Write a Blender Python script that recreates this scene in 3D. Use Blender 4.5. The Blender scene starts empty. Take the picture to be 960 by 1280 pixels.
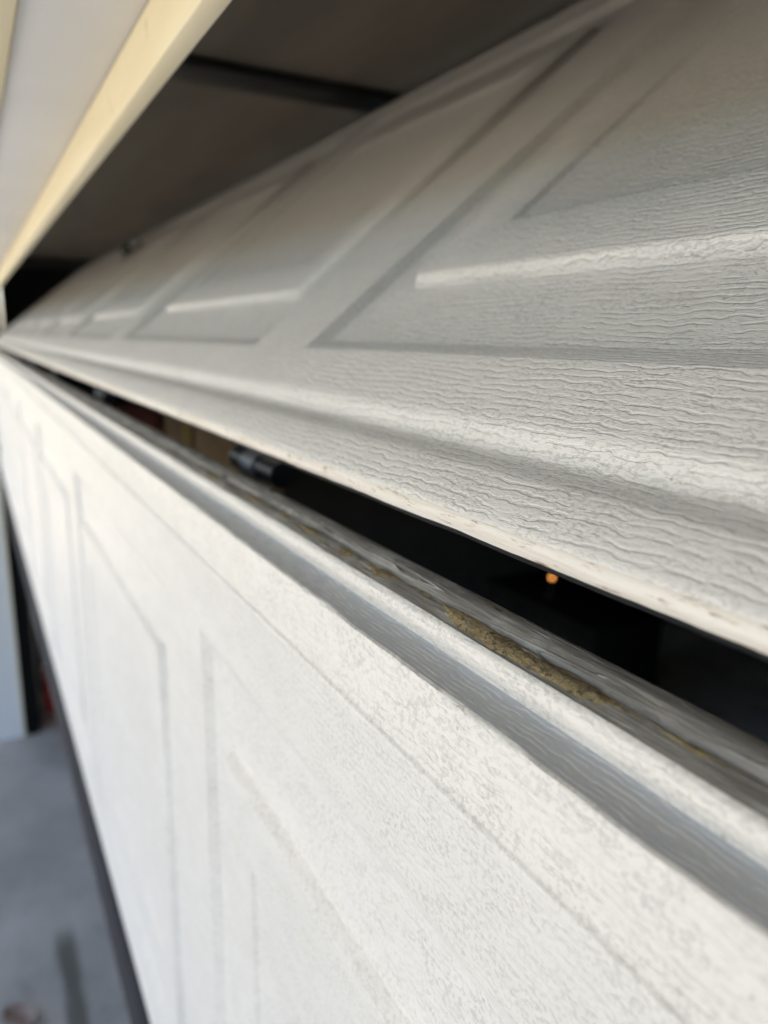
import bpy, bmesh, math, random
from mathutils import Vector, Matrix, noise
random.seed(7)
R = math.radians
sc = bpy.context.scene

# ------------------------------------------------------------------ camera
H = 2.34                                   # height of the lens above the driveway
cam_d = bpy.data.cameras.new('camera'); cam = bpy.data.objects.new('camera', cam_d)
sc.collection.objects.link(cam); sc.camera = cam
right = Vector((.47545, .87961, .01499)); upv = Vector((-.20377, .09353, .97454)); back = Vector((.85582, -.46640, .22370))
m = Matrix((right, upv, back)).transposed().to_4x4(); m.translation = (0, 0, H)
cam.matrix_world = m
cam_d.sensor_width = 36; cam_d.lens = 945 / 1280 * 36
cam_d.clip_start = .01; cam_d.clip_end = 1500
cam_d.dof.use_dof = True; cam_d.dof.focus_distance = .212; cam_d.dof.aperture_fstop = 8.8

# ------------------------------------------------------------------ sky, sun, exposure
SUN_EL, SUN_AZ = 58, -18            # the sun stands behind the garage; the door is in open shade
w = bpy.data.worlds.new('World'); sc.world = w; w.use_nodes = True
nt = w.node_tree; sky = nt.nodes.new('ShaderNodeTexSky'); sky.sky_type = 'NISHITA'; sky.sun_disc = False
sky.sun_elevation = R(SUN_EL); sky.sun_rotation = R(SUN_AZ); sky.dust_density = 2.2; sky.ozone_density = 1.0
nt.links.new(sky.outputs[0], nt.nodes['Background'].inputs[0]); nt.nodes['Background'].inputs[1].default_value = .14
sd = bpy.data.lights.new('sun', 'SUN'); sd.energy = 4.7; sd.angle = R(.5); sd.color = (1, .915, .77)
so = bpy.data.objects.new('sun', sd); sc.collection.objects.link(so)
el, az = R(SUN_EL), R(SUN_AZ)
tosun = Vector((math.sin(az) * math.cos(el), math.cos(az) * math.cos(el), math.sin(el)))
so.rotation_euler = tosun.to_track_quat('Z', 'Y').to_euler()
so.location = (0, 4, 8)
vs = sc.view_settings; vs.view_transform = 'Standard'; vs.look = 'None'; vs.gamma = 1; vs.use_curve_mapping = False
vs.exposure = 1.64
sc.render.engine = 'CYCLES'; sc.cycles.use_denoising = True; sc.cycles.max_bounces = 10; sc.cycles.diffuse_bounces = 6

# ------------------------------------------------------------------ helpers
def tag(o, label=None, cat=None, group=None, kind=None):
    if label: o['label'] = label
    if cat: o['category'] = cat
    if group: o['group'] = group
    if kind: o['kind'] = kind
    return o
def empty(name, loc=(0, 0, 0)):
    o = bpy.data.objects.new(name, None); sc.collection.objects.link(o); o.location = loc; o.empty_display_size = .1; return o
def link(name, me, parent=None, mat=None):
    if mat is not None and not me.materials: me.materials.append(mat)
    o = bpy.data.objects.new(name, me); sc.collection.objects.link(o); o.parent = parent; return o
def mesh(name, vs_, fs, mat, parent=None, smooth=None):
    me = bpy.data.meshes.new(name); me.from_pydata(vs_, [], fs); me.update()
    if smooth is not None:
        me.polygons.foreach_set('use_smooth', [True] * len(me.polygons)); me.set_sharp_from_angle(angle=R(smooth))
    return link(name, me, parent, mat)
def frombm(name, bm, mat, parent=None, smooth=None):
    bmesh.ops.recalc_face_normals(bm, faces=bm.faces)
    me = bpy.data.meshes.new(name); bm.to_mesh(me); bm.free()
    if smooth is not None:
        me.polygons.foreach_set('use_smooth', [True] * len(me.polygons)); me.set_sharp_from_angle(angle=R(smooth))
    return link(name, me, parent, mat)
def addbox(bm, a, b, bev=0, seg=2):
    t = bmesh.new(); bmesh.ops.create_cube(t, size=1)
    for v in t.verts: v.co = Vector([a[i] + (v.co[i] + .5) * (b[i] - a[i]) for i in range(3)])
    if bev: bmesh.ops.bevel(t, geom=t.edges[:], offset=bev, segments=seg, affect='EDGES', profile=.5)
    me = bpy.data.meshes.new('t'); t.to_mesh(me); t.free(); bm.from_mesh(me); bpy.data.meshes.remove(me)
def box(name, a, b, mat, parent=None, bev=0, seg=2):
    bm = bmesh.new(); addbox(bm, a, b, bev, seg); return frombm(name, bm, mat, parent, 40 if bev else None)
def addtube(bm, pts, r, n=14, caps=True):
    pts = [Vector(p) for p in pts]; rs = r if isinstance(r, (list, tuple)) else [r] * len(pts)
    rings = []
    for i, p in enumerate(pts):
        d = (pts[min(i + 1, len(pts) - 1)] - pts[max(i - 1, 0)]).normalized()
        a = d.orthogonal().normalized() if i == 0 else (a - d * a.dot(d)).normalized()
        b = d.cross(a)
        rings.append([bm.verts.new(p + rs[i] * (a * math.cos(2 * math.pi * k / n) + b * math.sin(2 * math.pi * k / n))) for k in range(n)])
    for p, q in zip(rings, rings[1:]):
        for k in range(n): bm.faces.new((p[k], p[(k + 1) % n], q[(k + 1) % n], q[k]))
    if caps: bm.faces.new(rings[0][::-1]); bm.faces.new(rings[-1])
def tube(name, pts, r, mat, parent=None, n=14):
    bm = bmesh.new(); addtube(bm, pts, r, n); return frombm(name, bm, mat, parent, 40)

# ------------------------------------------------------------------ materials
class N:
    def __init__(s, name):
        s.m = bpy.data.materials.new(name); s.m.use_nodes = True; s.t = s.m.node_tree; s.b = s.t.nodes['Principled BSDF']
    def n(s, typ, **kw):
        o = s.t.nodes.new('ShaderNode' + typ)
        for k, v in kw.items(): setattr(o, k, v)
        return o
    def set(s, sock, v):
        if hasattr(v, 'is_output') or isinstance(v, bpy.types.NodeSocket): s.t.links.new(v, sock)
        else: sock.default_value = v
    def coord(s, scale=(1, 1, 1), which='Object', loc=(0, 0, 0)):
        c = s.n('TexCoord'); mp = s.n('Mapping'); s.t.links.new(c.outputs[which], mp.inputs[0])
        mp.inputs['Scale'].default_value = scale; mp.inputs['Location'].default_value = loc; return mp.outputs[0]
    def noise(s, vec, scale=1, detail=2, rough=.5, dist=0):
        o = s.n('TexNoise'); s.t.links.new(vec, o.inputs['Vector']); o.inputs['Scale'].default_value = scale
        o.inputs['Detail'].default_value = detail; o.inputs['Roughness'].default_value = rough; o.inputs['Distortion'].default_value = dist
        return o.outputs[0]
    def math(s, op, a, b=0., c=0.):
        o = s.n('Math', operation=op); s.set(o.inputs[0], a); s.set(o.inputs[1], b); s.set(o.inputs[2], c); return o.outputs[0]
    def ramp(s, v, lo, hi, a=0., b=1.):
        o = s.n('MapRange', interpolation_type='SMOOTHSTEP'); s.set(o.inputs[0], v)
        for i, x in enumerate((lo, hi, a, b)): o.inputs[i + 1].default_value = x
        return o.outputs[0]
    def mix(s, f, a, b):
        o = s.n('Mix', data_type='RGBA'); s.set(o.inputs[0], f)
        for i, x in ((6, a), (7, b)):
            if isinstance(x, tuple): o.inputs[i].default_value = (*x, 1)
            else: s.t.links.new(x, o.inputs[i])
        return o.outputs[2]
    def col(s, c):
        if isinstance(c, tuple): s.b.inputs['Base Color'].default_value = (*c, 1)
        else: s.t.links.new(c, s.b.inputs['Base Color'])
    def bump(s, h, dist, strength=1.):
        o = s.n('Bump'); o.inputs['Distance'].default_value = dist; o.inputs['Strength'].default_value = strength
        s.t.links.new(h, o.inputs['Height']); s.t.links.new(o.outputs[0], s.b.inputs['Normal'])
    def rough(s, v): s.set(s.b.inputs['Roughness'], v); return s
def simple(name, c, rough=.6, var=.12, scale=12, bump=0., metal=0.):
    k = N(name); v = k.coord()
    n1 = k.noise(v, scale, 5, .6)
    k.col(k.mix(k.ramp(n1, .3, .7), tuple(x * (1 - var) for x in c), tuple(min(1, x * (1 + var)) for x in c)))
    k.rough(rough); k.b.inputs['Metallic'].default_value = metal
    if bump: k.bump(n1, bump)
    return k.m

def door_paint(name='embossed_white_paint', TINT=(1, 1, 1), STREAK=None, GRAIN=1.):
    k = N(name); 
    sep = k.n('SeparateXYZ'); c = k.n('TexCoord'); k.t.links.new(c.outputs['Object'], sep.inputs[0])
    z = k.math('ADD', sep.outputs[2], k.math('MULTIPLY', sep.outputs[1], 1.6 if STREAK else .0))   # the grain runs on round the bends
    d1 = k.noise(k.coord((8, 26, 26)), 1, 2, .5)                 # slow wander of the grain
    d2 = k.noise(k.coord((105, 150, 150)), 1, 2, .55)             # short wiggles
    ph = k.math('ADD', k.math('MULTIPLY', z, 2 * math.pi / .0030), k.math('ADD', k.math('MULTIPLY', d1, 24.), k.math('MULTIPLY', d2, 9.5)))
    ln = k.ramp(k.math('SINE', ph), .0, .95)
    br = k.ramp(k.noise(k.coord((120, 230, 230), loc=(3, 1, 7)), 1, 2, .5), .36, .58)
    ln = k.math('MULTIPLY', ln, br)
    n2 = k.noise(k.coord((90, 420, 420)), 1, 2, .55)
    vein = k.ramp(k.math('ABSOLUTE', k.math('SUBTRACT', n2, .5)), .0, .06, 1., 0.)
    n3 = k.noise(k.coord(), 1000, 2, .6)
    n4 = k.noise(k.coord((520, 700, 700), loc=(8, 3, 5)), 1, 3, .6)
    pit = k.math('MULTIPLY', k.ramp(n4, .49, .59), k.ramp(k.noise(k.coord((40, 80, 80)), 1, 3, .55), .36, .6, .35, 1.))
    h = k.math('ADD', k.math('MULTIPLY', ln, -.42 * GRAIN), k.math('ADD', k.math('MULTIPLY', vein, -.10 * GRAIN), k.math('ADD', k.math('MULTIPLY', n3, .18), k.math('MULTIPLY', pit, -.16))))
    k.bump(h, .00048)
    g = k.ramp(k.noise(k.coord((6, 14, 14)), 1, 6, .65), .35, .75)
    base = k.mix(g, tuple(x * TINT[i_] for i_, x in enumerate((.79, .785, .775))), tuple(x * TINT[i_] for i_, x in enumerate((.75, .745, .73))))
    base = k.mix(k.math('MULTIPLY', ln, .09), base, (.50, .49, .47))          # embossed grooves tinted darker for their shade, with a little dust
    base = k.mix(k.math('MULTIPLY', pit, .42), base, (.44, .44, .435))         # small pits tinted darker
    speck = k.ramp(k.noise(k.coord(loc=(5, 2, 1)), 420, 2, .4), .735, .76)
    base = k.mix(k.math('MULTIPLY', speck, .5), base, (.35, .3, .24))
    smear = k.ramp(k.noise(k.coord((14, 70, 70), loc=(1, 4, 2)), 1, 4, .6), .66, .76)
    base = k.mix(k.math('MULTIPLY', smear, .22), base, (.52, .46, .38))
    if STREAK: base = k.mix(k.math('MULTIPLY', ln, .75), base, STREAK)  # pale grain ridges drawn over the ledge's painted shade
    k.col(base); k.rough(.48); k.b.inputs['Specular IOR Level'].default_value = .4
    return k.m
def lip_mat():
    k = N('worn_lip_paint'); n = k.noise(k.coord((10, 300, 300)), 1, 5, .65, .3); n2 = k.noise(k.coord((90, 500, 500)), 1, 5, .7)
    c = k.mix(k.ramp(n, .35, .7), (.77, .75, .71), (.62, .57, .50)); c = k.mix(k.ramp(n2, .55, .68), c, (.36, .29, .21))
    c = k.mix(k.ramp(k.noise(k.coord((40, 500, 500), loc=(4, 4, 4)), 1, 3, .6), .72, .75), c, (.07, .05, .035))
    k.col(c); k.rough(.5); k.bump(k.math('ADD', n, k.math('MULTIPLY', n2, .5)), .0005); return k.m
def tongue_mat():
    k = N('weathered_grey_paint'); n = k.noise(k.coord((7, 230, 230)), 1, 1, .5, .25); n2 = k.noise(k.coord((40, 90, 90)), 1, 5, .65)
    na = k.noise(k.coord((30, 420, 420), loc=(2, 2, 2)), 1, 3, .6)
    st = k.ramp(k.math('ABSOLUTE', k.math('SUBTRACT', k.math('FRACT', k.math('MULTIPLY', n, 8.)), .5)), 0, .09, 1, 0)   # curled paint edges
    st = k.math('MULTIPLY', st, k.ramp(n2, .38, .55))
    c = k.mix(k.ramp(na, .3, .7), (.19, .18, .165), (.34, .33, .31))
    c = k.mix(k.ramp(n2, .52, .66), c, (.42, .41, .385))
    c = k.mix(k.math('MULTIPLY', st, .8), c, (.68, .68, .66))
    c = k.mix(k.ramp(k.noise(k.coord((30, 170, 170), loc=(9, 9, 9)), 1, 5, .7), .60, .66), c, (.05, .045, .04))
    c = k.mix(k.ramp(k.noise(k.coord((22, 120, 120), loc=(4, 9, 1)), 1, 4, .7), .62, .72), c, (.26, .20, .10))
    k.col(c); k.rough(.55); k.bump(k.math('ADD', k.math('MULTIPLY', st, 1.2), k.math('ADD', na, k.math('MULTIPLY', n2, .8))), .0009); return k.m
def sealant_mat():
    k = N('old_yellow_sealant'); n = k.noise(k.coord((60, 160, 160)), 1, 6, .7); n2 = k.noise(k.coord(), 700, 3, .6)
    c = k.mix(k.ramp(n, .35, .6), (.15, .125, .075), (.36, .285, .145)); c = k.mix(k.ramp(n2, .50, .66), c, (.085, .072, .052))
    c = k.mix(k.ramp(n, .62, .7), c, (.30, .34, .36))
    k.col(c); k.rough(.85); k.bump(n2, .0008); return k.m
def concrete():
    k = N('concrete'); v = k.coord()
    n = k.noise(v, 1.6, 8, .62); n2 = k.noise(v, 70, 4, .6)
    c = k.mix(k.ramp(n, .3, .7), (.38, .35, .305), (.62, .575, .51))
    c = k.mix(k.math('MULTIPLY', k.ramp(n2, .35, .7), .35), c, (.26, .24, .22))
    # a mossy damp streak running along the slab under the door, with its own ragged outline
    sep = k.n('SeparateXYZ'); tc = k.n('TexCoord'); k.t.links.new(tc.outputs['Object'], sep.inputs[0])
    wob = k.math('MULTIPLY', k.math('SUBTRACT', k.noise(k.coord((3, 20, 1)), 1, 4, .6), .5), .06)
    dy = k.math('ABSOLUTE', k.math('ADD', k.math('SUBTRACT', sep.outputs[1], .128), wob))
    s = k.math('MULTIPLY', k.ramp(dy, .016, .050, 1, 0), k.ramp(sep.outputs[0], -2.95, -2.75))
    c = k.mix(k.math('MULTIPLY', s, .8), c, (.085, .085, .055))
    blot = k.ramp(k.noise(k.coord(loc=(2, 7, 0)), 4.5, 3, .5), .62, .7)
    c = k.mix(k.math('MULTIPLY', blot, .25), c, (.2, .19, .18))
    k.col(c); k.rough(.85); k.bump(k.math('ADD', n, k.math('MULTIPLY', n2, .3)), .004); return k.m
def board_mat(name, a, b, sc_=(3, 40, 40), rough=.55, bump=.0006):
    k = N(name); n = k.noise(k.coord(sc_), 1, 5, .6, .3); n2 = k.noise(k.coord(), 35, 4, .6)
    c = k.mix(k.ramp(n, .3, .7), a, b); c = k.mix(k.ramp(n2, .68, .74), c, tuple(x * .72 for x in b))
    k.col(c); k.rough(rough); k.bump(k.math('ADD', n, k.math('MULTIPLY', n2, .5)), bump); return k.m
M = dict(plain=door_paint('smooth_white_paint', GRAIN=.12), white=board_mat('white_wall_paint', (.88, .88, .88), (.91, .91, .91), (5, 5, 5)), paint=door_paint(), tongue=tongue_mat(), lip=lip_mat(), ledge=door_paint('shaded_ledge_paint', (.50, .53, .58), (.60, .61, .62)), seal=sealant_mat(), concrete=concrete(),  # ledge: the shade of the groove is put into its paint colour
         trim=board_mat('white_trim_paint', (.72, .715, .71), (.78, .775, .77), (5, 5, 5)),
         cream=board_mat('cream_stop_paint', (.80, .70, .48), (.86, .77, .56), (4, 30, 30)),
         sky_block_eave=board_mat('cream_sky_block_paint', (.74, .69, .58), (.80, .75, .64), (3, 3, 3)),
         stucco=simple('beige_stucco', (.55, .48, .38), .9, .1, 60, .002),
         roof=simple('brown_shingle', (.12, .09, .07), .9, .3, 20),
         ceiling=board_mat('brown_ceiling_board', (.18, .155, .125), (.23, .20, .16), (2, 10, 2), .8),
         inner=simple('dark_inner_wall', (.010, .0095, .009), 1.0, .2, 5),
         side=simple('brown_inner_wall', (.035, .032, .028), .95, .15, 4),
         black=simple('black_steel', (.012, .012, .013), .45, .2, 20),
         rubber=simple('dark_rubber', (.013, .016, .025), .85, .2, 30, .0005),
         zinc=simple('galvanised_steel', (.42, .42, .42), .42, .2, 40, .0003, .8),
         darkzinc=simple('dull_track_steel', (.10, .10, .105), .5, .25, 25, .0003, .6),
         sleeve=simple('worn_grey_steel', (.17, .175, .18), .5, .25, 60, .0002, .3),
         card=simple('brown_cardboard', (.40, .29, .17), .85, .1, 9),
         tape=simple('yellow_packing_tape', (.55, .40, .12), .4, .1, 9),
         redbrown=simple('red_brown_carton', (.20, .06, .045), .8, .12, 9),
         red=simple('red_plastic', (.62, .035, .028), .4, .1, 9),
         wood=board_mat('shelf_wood', (.22, .15, .09), (.30, .21, .13)),
         unseen_ground=simple('pale_bounce_ground', (.48, .42, .32), .95, .2, 1, .0), green=simple('green_light_cut', (.05, .07, .03), .95, .3, 3),
         leaf=simple('dry_leaf', (.33, .24, .19), .8, .25, 30))
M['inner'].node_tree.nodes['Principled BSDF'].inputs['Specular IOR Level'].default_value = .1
k = N('orange_bulb_glass'); k.b.inputs['Emission Color'].default_value = (1, .36, .08, 1); k.b.inputs['Emission Strength'].default_value = 1.15
k.col((.8, .5, .3)); M['bulb'] = k.m

# ------------------------------------------------------------------ ground
def quad(name, a, b, z, mat):
    return mesh(name, [(a[0], a[1], z), (b[0], a[1], z), (b[0], b[1], z), (a[0], b[1], z)], [(0, 1, 2, 3)], mat)
tag(quad('ground', (-300, -300), (300, 300), -.02, M['unseen_ground']), kind='structure')  # far ground out of view, made pale to bounce light at the door
tag(quad('unseen_ground', (5.5, -300), (300, -.06), -.012, M['green']), kind='structure')  # unseen dark ground, added to cut the light from the right
tag(quad('driveway', (-9, -7), (5, .31), 0, M['concrete']), kind='structure')
tag(quad('garage_floor', (-5.3, .311), (1.0, 6.4), 0.0, M['concrete']), kind='structure')

# ------------------------------------------------------------------ garage building
XL, XR = -4.68, .15                        # ends of the door
HB = H + .129                              # underside of the header trim
g = empty('garage', (-2.2, .1, 0)); tag(g, 'garage front with white header board and cream stop around the open door', 'garage')
def gbox(name, a, b, mat, bev=0):
    o = box(name, a, b, mat, None, bev); o.parent = g; o.location = -g.location; return o
SZ = H + .157                              # head of the recess, above the stop strip
gbox('rough_jamb', (-5.0, .1005, 0), (XL + .078, .175, H + .519), M['inner'])  # near-black colour stands for the dark seal and the inner jamb's shade
gbox('front_wall', (-8.2, -.05, 0), (XL + .079, .10, H + .519), M['stucco'])
gbox('front_wall', (XR + .08, -.05, 0), (1.8, .22, H + .519), M['stucco'])
gbox('front_wall', (XL + .0795, -.05, SZ + .012), (XR + .0795, .0365, H + .519), M['stucco'])
gbox('front_wall', (XL + .0795, .104, SZ + .04), (XR + .0795, .15, H + .3995), M['stucco'])
gbox('side_wall', (-5.35, .2205, 0), (-5.2, 6.5, H + .40), M['side'])
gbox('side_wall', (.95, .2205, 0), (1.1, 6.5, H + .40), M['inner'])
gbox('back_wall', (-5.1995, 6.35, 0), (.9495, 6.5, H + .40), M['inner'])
gbox('ceiling', (-5.35, .151, H + .401), (1.1, 6.5, H + .43), M['ceiling'])
gbox('ceiling_beam', (-1.285, .152, H + .382), (-1.212, 6.3, H + .3995), M['black'], .004)
gbox('ceiling_beam', (-4.80, .2215, H + .36), (-4.70, 6.3, H + .3995), M['black'], .004)
# recess round the door: painted head board, cream stop strip, cream outer casing, white side jambs
gbox('head_board', (XL + .081, .038, SZ), (XR + .078, .1035, SZ + .018), M['trim'], .0015)
gbox('head_stop', (XL + .093, .0925, HB - .003), (XR + .078, .1035, SZ - .0006), M['cream'], .0015)
gbox('head_casing', (XL + .081, -.056, SZ - .004), (XR + .078, .0372, SZ + .0115), M['cream'], .002)
gbox('jamb_board', (XL + .0795, -.054, 0), (XL + .0805, .0985, SZ - .005), M['white'])
gbox('jamb_stop', (XL + .0808, .086, 0), (XL + .086, .0995, SZ - .001), M['cream'], .001)
gbox('sky_block_eave', (-8.2, -1.18, H + .520), (1.8, .10, H + .532), M['sky_block_eave'])  # unseen deep eave, added to cut the sky light on the door
gbox('sky_block_edge', (-8.2, -1.205, H + .515), (1.8, -1.181, H + .66), M['trim'], .003)  # front edge of the added eave
y0, y1, ym, ze, zr = -1.25, 6.9, 3.2, H + .665, H + .665 + 1.45
rv = [(x, y, z) for x in (-8.3, 2.0) for y, z in ((y0, ze), (ym, zr), (y1, ze), (y1, ze - .04), (y0, ze - .04))]
ro = mesh('roof', rv, [(0, 1, 2, 3, 4), (9, 8, 7, 6, 5), (0, 5, 6, 1), (1, 6, 7, 2), (2, 7, 8, 3), (3, 8, 9, 4), (4, 9, 5, 0)], M['roof'])
ro.parent = g; ro.location = -g.location

# ------------------------------------------------------------------ garage door
PX0, PW, PIT = .098, .514, .6004           # right edge of the nearest panel, panel width, pitch
V0, V1 = .072, .549                        # lower and upper edge of the embossed panels
door = empty('garage_door', (-2.2, .105, H - .715))
tag(door, 'white embossed sectional garage door, folding open at the joint', 'garage door', kind='thing')
DL = door.location.copy()

xs = []; x = XR
while x > XL:
    xs.append(x); x -= .003 if x > -.75 else (.012 if x > -1.6 else .08)
xs.append(XL)
def strip(prof, wob=None):
    """profile (v, w) swept along the door; wob(i, x) gives a small offset to profile point i"""
    vs_, fs = [], []; n = len(prof)
    for x in xs:
        for i, (v, w_) in enumerate(prof):
            dv, dw = wob(i, x) if wob else (0, 0)
            vs_.append((x, -(w_ + dw), v + dv))
    for a in range(len(xs) - 1):
        for i in range(n - 1):
            fs.append((a * n + i, (a + 1) * n + i, (a + 1) * n + i + 1, a * n + i + 1))
    return vs_, fs
def nz(x, f, s): return noise.noise(Vector((x * f, s, s * 1.7)))
prof_low = [(.012, -.0125), (.0058, -.012), (.0034, -.0105), (.0026, -.0080), (.0023, -.0056), (.0025, -.0036), (.0034, -.0017), (.0052, -.0005), (.0078, 0),
            (.0215, 0), (.0232, -.0003), (.0262, -.0016), (.0298, -.0034), (.0318, -.0041), (.0332, -.0042), (.0346, -.0037), (.0368, -.0024), (.0392, -.0010), (.0415, -.0002), (.044, 0), (V0, 0)]
prof_top = [(V1, 0), (.5882, 0), (.5906, .0008), (.5930, .0015), (.5938, .0012), (.5942, .0005), (.5952, -.0001), (.6150, -.0008), (.6190, -.0010), (.6200, -.0013), (.6204, -.0024),
            (.6209, -.0070), (.6215, -.0116), (.6222, -.0128), (.6232, -.0131), (.6248, -.0128), (.6268, -.0118), (.6286, -.0110), (.6304, -.0110), (.6318, -.0117), (.6326, -.0130)]
prof_tongue = [(.6326, -.0132), (.6333, -.0148), (.6341, -.0168), (.6344, -.0188), (.6332, -.0193), (.6331, -.0203), (.6354, -.0207), (.6362, -.0216), (.6373, -.0245),
               (.6378, -.0276), (.6370, -.0294), (.6353, -.0302), (.6190, -.0304)]
def wob_top(i, x):
    if 8 <= i <= 11:
        f = (.4, 1, 1, .5)[i - 8]
        return (f * (.0003 * nz(x, 60, 5)), f * (.0006 * nz(x, 22, 1) + .0006 * nz(x, 75, 2) + .0004 * nz(x, 260, 3)))
    if i >= 14: return (.0003 * nz(x, 14, 6), .0004 * nz(x, 20, 7) + (.0003 * nz(x, 28, 1) if i > 16 else 0))
    return (0, 0)
def wob_tongue(i, x):
    a = (.0003 * nz(x, 14, 6), .0004 * nz(x, 20, 7))
    if i <= 1: return (a[0], a[1] + .0003 * nz(x, 28, 1))
    if 2 <= i <= 7: return (a[0] + .0003 * nz(x, 90, 8), a[1] + .0014 * nz(x, 18, 9) + .0005 * nz(x, 90, 10))
    return a
def wob_low(i, x):
    if i <= 7: return (.00035 * nz(x, 30, 11) + .00015 * nz(x, 160, 12), .0003 * nz(x, 25, 13))
    return (0, 0)
def section_mesh():
    a, fa = strip(prof_low, wob_low); b, fb = strip(prof_top, wob_top)
    vs_ = a + b; fs = fa + [tuple(i + len(a) for i in f) for f in fb]
    edges = [XR] + [e for k_ in range(8) for e in (PX0 - PIT * k_, PX0 - PIT * k_ - PW)] + [XL]
    for i in range(0, len(edges), 2):
        s = len(vs_); xa, xb = edges[i], edges[i + 1]
        vs_ += [(xa, 0, V0), (xb, 0, V0), (xb, 0, V1), (xa, 0, V1)]; fs.append((s, s + 1, s + 2, s + 3))
    me = bpy.data.meshes.new('door_section'); me.from_pydata(vs_, [], fs); me.update()
    me.polygons.foreach_set('use_smooth', [True] * len(me.polygons)); me.set_sharp_from_angle(angle=R(50))
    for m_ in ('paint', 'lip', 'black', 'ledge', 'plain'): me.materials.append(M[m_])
    n_ = len(prof_low) - 1
    for i in range(len(fa)):
        j = i % n_
        if j < 4: me.polygons[i].material_index = 2
        elif j < 7: me.polygons[i].material_index = 1
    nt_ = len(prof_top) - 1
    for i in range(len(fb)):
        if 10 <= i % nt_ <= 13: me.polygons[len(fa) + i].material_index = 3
        elif 1 <= i % nt_ <= 5: me.polygons[len(fa) + i].material_index = 4
    return me
def panel_mesh():
    rings = [(0, 0, 0), (.0006, .0010, -.0003), (.0046, .0116, -.0054), (.0053, .0128, -.0059), (.0064, .0144, -.0061),
             (.0400, .0586, -.0061), (.0410, .0597, -.0057), (.0436, .0628, -.0009), (.0446, .0640, -.0002), (.0460, .0656, 0),
             (.0840, .1030, 0), (.0846, .1037, -.0003), (.0864, .1080, -.0024), (.0876, .1094, -.0027)]
    hx, hz = PW / 2, (V1 - V0) / 2; vs_, fs = [], []
    for (a, b, w_) in rings:
        vs_ += [(-hx + a, -w_, -hz + b), (hx - a, -w_, -hz + b), (hx - a, -w_, hz - b), (-hx + a, -w_, hz - b)]
    for r in range(len(rings) - 1):
        for j in range(4):
            fs.append((r * 4 + j, r * 4 + (j + 1) % 4, r * 4 + 4 + (j + 1) % 4, r * 4 + 4 + j))
    s = (len(rings) - 1) * 4; fs.append((s, s + 1, s + 2, s + 3))
    me = bpy.data.meshes.new('panel'); me.from_pydata(vs_, [], fs); me.update(); me.materials.append(M['paint'])
    me.polygons.foreach_set('use_smooth', [True] * len(me.polygons)); me.set_sharp_from_angle(angle=R(50)); return me
me_sec, me_pan = section_mesh(), panel_mesh()
tv, tf = strip(prof_tongue, wob_tongue)
me_ton = bpy.data.meshes.new('tongue'); me_ton.from_pydata(tv, [], tf); me_ton.update(); me_ton.materials.append(M['tongue'])
me_ton.polygons.foreach_set('use_smooth', [True] * len(me_ton.polygons)); me_ton.set_sharp_from_angle(angle=R(60))
bm = bmesh.new(); addbox(bm, (-.03, .0135, .03), (.03, .046, .60), .002); bmesh.ops.recalc_face_normals(bm, faces=bm.faces)
me_st = bpy.data.meshes.new('back_stile'); bm.to_mesh(me_st); bm.free(); me_st.materials.append(M['zinc'])
def make_section(loc, tilt, label):
    s = link('door_section', me_sec, door); s.location = Vector(loc) - DL; s.rotation_euler = (tilt, 0, 0); s['label'] = label
    for k_ in range(8):
        p = link('panel', me_pan, s); p.location = (PX0 - PIT * k_ - PW / 2, 0, (V0 + V1) / 2)
    link('tongue', me_ton, s)
    for k_ in range(9):
        xx = PX0 + (PIT - PW) / 2 - PIT * k_
        b_ = link('back_stile', me_st, s); b_.location = (max(min(xx, XR - .03), XL + .03), 0, 0)
    return s
low = make_section((0, .105, H - .715), 0, 'upright lower section with weathered grey top edge')
TILT = -math.atan2(.768, .640)
top = make_section((0, .117, H - .052), TILT, 'upper section leaning back under the header')

# ragged yellow sealant left along the crevice of the lower section's top edge
def sealant(xa, xb):
    vs_, fs = [], []; n = 9; m_ = int((xa - xb) / .0012)
    for i in range(m_ + 1):
        x = xa + (xb - xa) * i / m_
        e = min(1, min(i, m_ - i) / 10)
        wd = max(.0003, (.0015 + .0020 * math.exp(-((x + .158) / .026) ** 2) + .0010 * math.exp(-((x + .228) / .016) ** 2) + .0011 * nz(x, 45, 21) + .0009 * nz(x, 130, 22) + .0005 * nz(x, 400, 29)) * e)
        c_ = .0180 + .0006 * nz(x, 30, 23) - .35 * wd + .0014 * nz(x, 18, 9)
        for j in range(n):
            t = j / (n - 1) * 2 - 1
            hgt = (.0006 + .0006 * nz(x + .2 * t, 230, 24 + 3 * t) + .0004 * nz(x, 600, 30 + 5 * t)) * (1 - t * t) * e
            vs_.append((x, c_ + t * wd, .6341 + (c_ + t * wd - .0168) * .2 - .0002 * abs(t) + hgt + .0003 * nz(x, 14, 6)))
    for i in range(m_):
        for j in range(n - 1):
            a = i * n + j; fs.append((a, a + 1, a + n + 1, a + n))
    return mesh('sealant', vs_, fs, M['seal'], low, 60)
for xa, xb in ((-.062, -.074), (-.083, -.101), (-.106, -.190), (-.193, -.209), (-.213, -.238), (-.243, -.266), (-.272, -.305), (-.312, -.33), (-.34, -.385), (-.42, -.46)): sealant(xa, xb)
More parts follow.
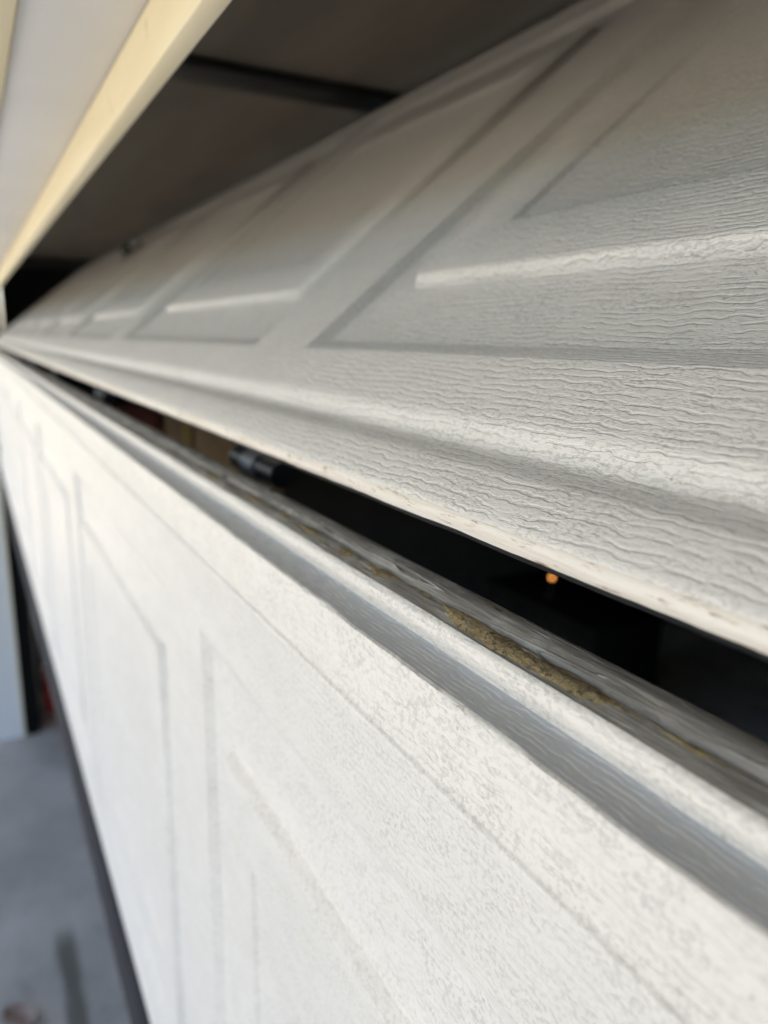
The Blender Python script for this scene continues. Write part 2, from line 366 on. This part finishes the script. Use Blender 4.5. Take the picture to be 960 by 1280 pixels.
# rubber bottom seal
bm = bmesh.new(); prof = [(.000, .0), (-.009, -.012), (-.014, -.032), (-.010, -.054), (.004, -.066), (.020, -.062), (.030, -.040), (.032, -.015), (.030, 0)]
ra = [bm.verts.new((XL + .01, y, z)) for y, z in prof]; rb = [bm.verts.new((XR - .01, y, z)) for y, z in prof]
for i in range(len(prof) - 1): bm.faces.new((ra[i], ra[i + 1], rb[i + 1], rb[i]))
bm.faces.new((ra[-1], ra[0], rb[0], rb[-1])); bm.faces.new(ra); bm.faces.new(rb[::-1])
bs = frombm('bottom_seal', bm, M['rubber'], door, 60); bs.location = Vector((0, .105, H - .7155)) - DL

# hinges behind the joint, one at every stile
def hinge(x, first=None):
    if first:
        h = first.copy(); sc.collection.objects.link(h); h.parent = door
        for ch in first.children:
            c = ch.copy(); sc.collection.objects.link(c); c.parent = h
    else:
        h = tube('hinge', [(-.038, 0, 0), (.042, 0, 0)], .0078, M['black'], door, 18)
        tube('sleeve', [(-.014, 0, 0), (.010, 0, 0)], .0088, M['sleeve'], h, 18)
        box('leaf', (-.03, -.0035, -.085), (.03, -.0005, -.004), M['zinc'], h, .001)
    h.location = Vector((x, .1560, H - .0790)) - DL
    return h
h0 = hinge(-.452)
for k_ in range(2, 8): hinge(PX0 + (PIT - PW) / 2 - PIT * k_ - .005, h0)
# small lift bracket on the upper section
br = bmesh.new(); addbox(br, (-.045, -.005, 0), (.045, -.0005, .075), .001); addbox(br, (-.045, -.022, .070), (.045, -.0051, .0745), .001)
b_ = frombm('bracket', br, M['darkzinc'], door, 40)
b_.matrix_parent_inverse = Matrix.Identity(4)
b_.location = Vector((-2.50, .117 +   .768 * .425, H - .052 + .640 * .425)) - DL; b_.rotation_euler = (TILT, 0, 0)
bm = bmesh.new(); addtube(bm, [(0, -.026, .030), (0, -.0055, .030)], .017, 6); frombm('bolt', bm, M['black'], b_)

# ------------------------------------------------------------------ door track
def track(xc, label):
    path = [(.165, 0), (.165, H - .22)]
    for i in range(1, 9):
        a = math.pi / 2 * i / 8; path.append((.165 + .40 * (1 - math.cos(a)), H - .22 + .40 * math.sin(a)))
    path.append((3.4, H + .18))
    bm = bmesh.new(); sec = [(-.0, -.026), (-.034, -.026), (-.034, .026), (-.0, .026)]; rings = []
    for i, (y, z) in enumerate(path):
        a, b = path[max(i - 1, 0)], path[min(i + 1, len(path) - 1)]
        d = Vector((0, b[0] - a[0], b[1] - a[1])).normalized(); nn = Vector((0, d.z, -d.y))
        rings.append([bm.verts.new(Vector((xc, y, z)) + Vector((u, 0, 0)) + nn * v) for u, v in sec])
    for p, q in zip(rings, rings[1:]):
        for j in range(3): bm.faces.new((p[j], p[j + 1], q[j + 1], q[j]))
    o = frombm('door_track', bm, M['darkzinc']); mo = o.modifiers.new('t', 'SOLIDIFY'); mo.thickness = .0025
    tag(o, label, 'track')
track(XL - .004, 'dark steel door track behind the far white jamb')

# ------------------------------------------------------------------ things inside
sh = empty('shelf_unit', (-4.95, 1.5, 0)); tag(sh, 'wooden shelf unit by the far side wall, seen through the gap', 'shelf')
def spart(name, a, b, mat):
    o = box(name, a, b, mat, sh, .003); o.location = -sh.location; return o
spart('shelf_board', (-5.19, .72, 1.30), (-4.80, 1.78, 1.33), M['wood']); spart('shelf_board', (-5.19, .72, .5), (-4.80, 1.78, .53), M['wood'])
for yy in (.72, 1.74):
    for xx in (-5.19, -4.84): spart('post', (xx, yy - .041 if yy < 1 else yy + .041, 0), (xx + .04, yy - .001 if yy < 1 else yy + .08, 1.9), M['wood'])
def carton(a, b, mat, label, tape=None):
    o = box('carton', a, b, mat, None, .004); tag(o, label, 'box')
    if tape:
        t = box('tape', (b[0] + .0005, tape[0], a[2] + .01), (b[0] + .0015, tape[1], b[2] - .002), M['tape'], o)
carton((-5.15, .76, 1.3305), (-4.82, 1.02, 1.92), M['redbrown'], 'dark red-brown carton on the shelf, nearest the jamb')
carton((-5.15, 1.06, 1.3305), (-4.82, 1.22, 1.86), M['card'], 'narrow cardboard box with yellow tape on the shelf', (1.17, 1.205))
carton((-5.15, 1.24, 1.3305), (-4.82, 1.72, 1.84), M['card'], 'wide plain cardboard box on the shelf')
# red can on the floor
rc = empty('red_can', (-4.93, .335, 0)); tag(rc, 'red plastic can on the floor behind the far jamb', 'can')
box('body', (-.12, -.10, 0), (.12, .14, .26), M['red'], rc, .03, 4)
bm = bmesh.new(); addtube(bm, [(-.07, .02, .25), (-.06, .02, .31), (.04, .02, .31), (.06, .02, .25)], .014, 10); frombm('handle', bm, M['red'], rc, 60)
tube('spout', [(.08, -.04, .25), (.10, -.06, .32)], [.022, .014], M['black'], rc)
# small orange lamp standing on a dark cabinet
cb = empty('cabinet', (-3.3, 3.1, 0)); tag(cb, 'black cabinet deep inside the garage carrying the orange lamp', 'cabinet')
box('body', (-.5, -.25, 0), (.5, .25, .80), M['inner'], cb, .004)
for s in (-1, 1):
    d = box('door', (-.49 if s < 0 else .005, -.27, .03), (-.005 if s < 0 else .49, -.2505, .77), M['inner'], cb, .003)
box('top', (-.52, -.28, .801), (.52, .27, .825), M['inner'], cb, .003)
yl = 2.98; r_ = (3.361 / 3) * yl; zl = H - .4663 * yl
lp = empty('lamp', (-r_, yl, .8255)); tag(lp, 'tiny lit orange lamp glowing in the black gap', 'lamp')
tube('stem', [(0, 0, 0), (0, 0, .012), (0, 0, .013), (0, 0, zl - .8255 - .01)], [.035, .035, .006, .006], M['black'], lp)
bm = bmesh.new(); bmesh.ops.create_icosphere(bm, subdivisions=3, radius=.012); bmesh.ops.translate(bm, verts=bm.verts, vec=(0, 0, zl - .8255)); frombm('bulb', bm, M['bulb'], lp, 80)

# ------------------------------------------------------------------ dry leaf on the driveway
bm = bmesh.new(); rows = []
for i in range(9):
    t = i / 8; hw = .032 * math.sin(math.pi * t) ** .7 * (1 + .25 * math.sin(9 * t)) + .001
    rows.append([bm.verts.new(((t - .5) * .11, s * hw, .004 + .012 * abs(s) + .010 * (2 * t - 1) ** 2 + .003 * math.sin(7 * t + 3 * s))) for s in (-1, -.5, 0, .5, 1)])
for p, q in zip(rows, rows[1:]):
    for j in range(4): bm.faces.new((p[j], p[j + 1], q[j + 1], q[j]))
lf = frombm('leaf', bm, M['leaf'], None, 80); lf.location = (-2.50, -.05, 0); lf.rotation_euler = (0, 0, .7); lf.scale = (1.25, 1.35, 1.25)
tag(lf, 'curled dry brown leaf lying on the concrete driveway', 'leaf')
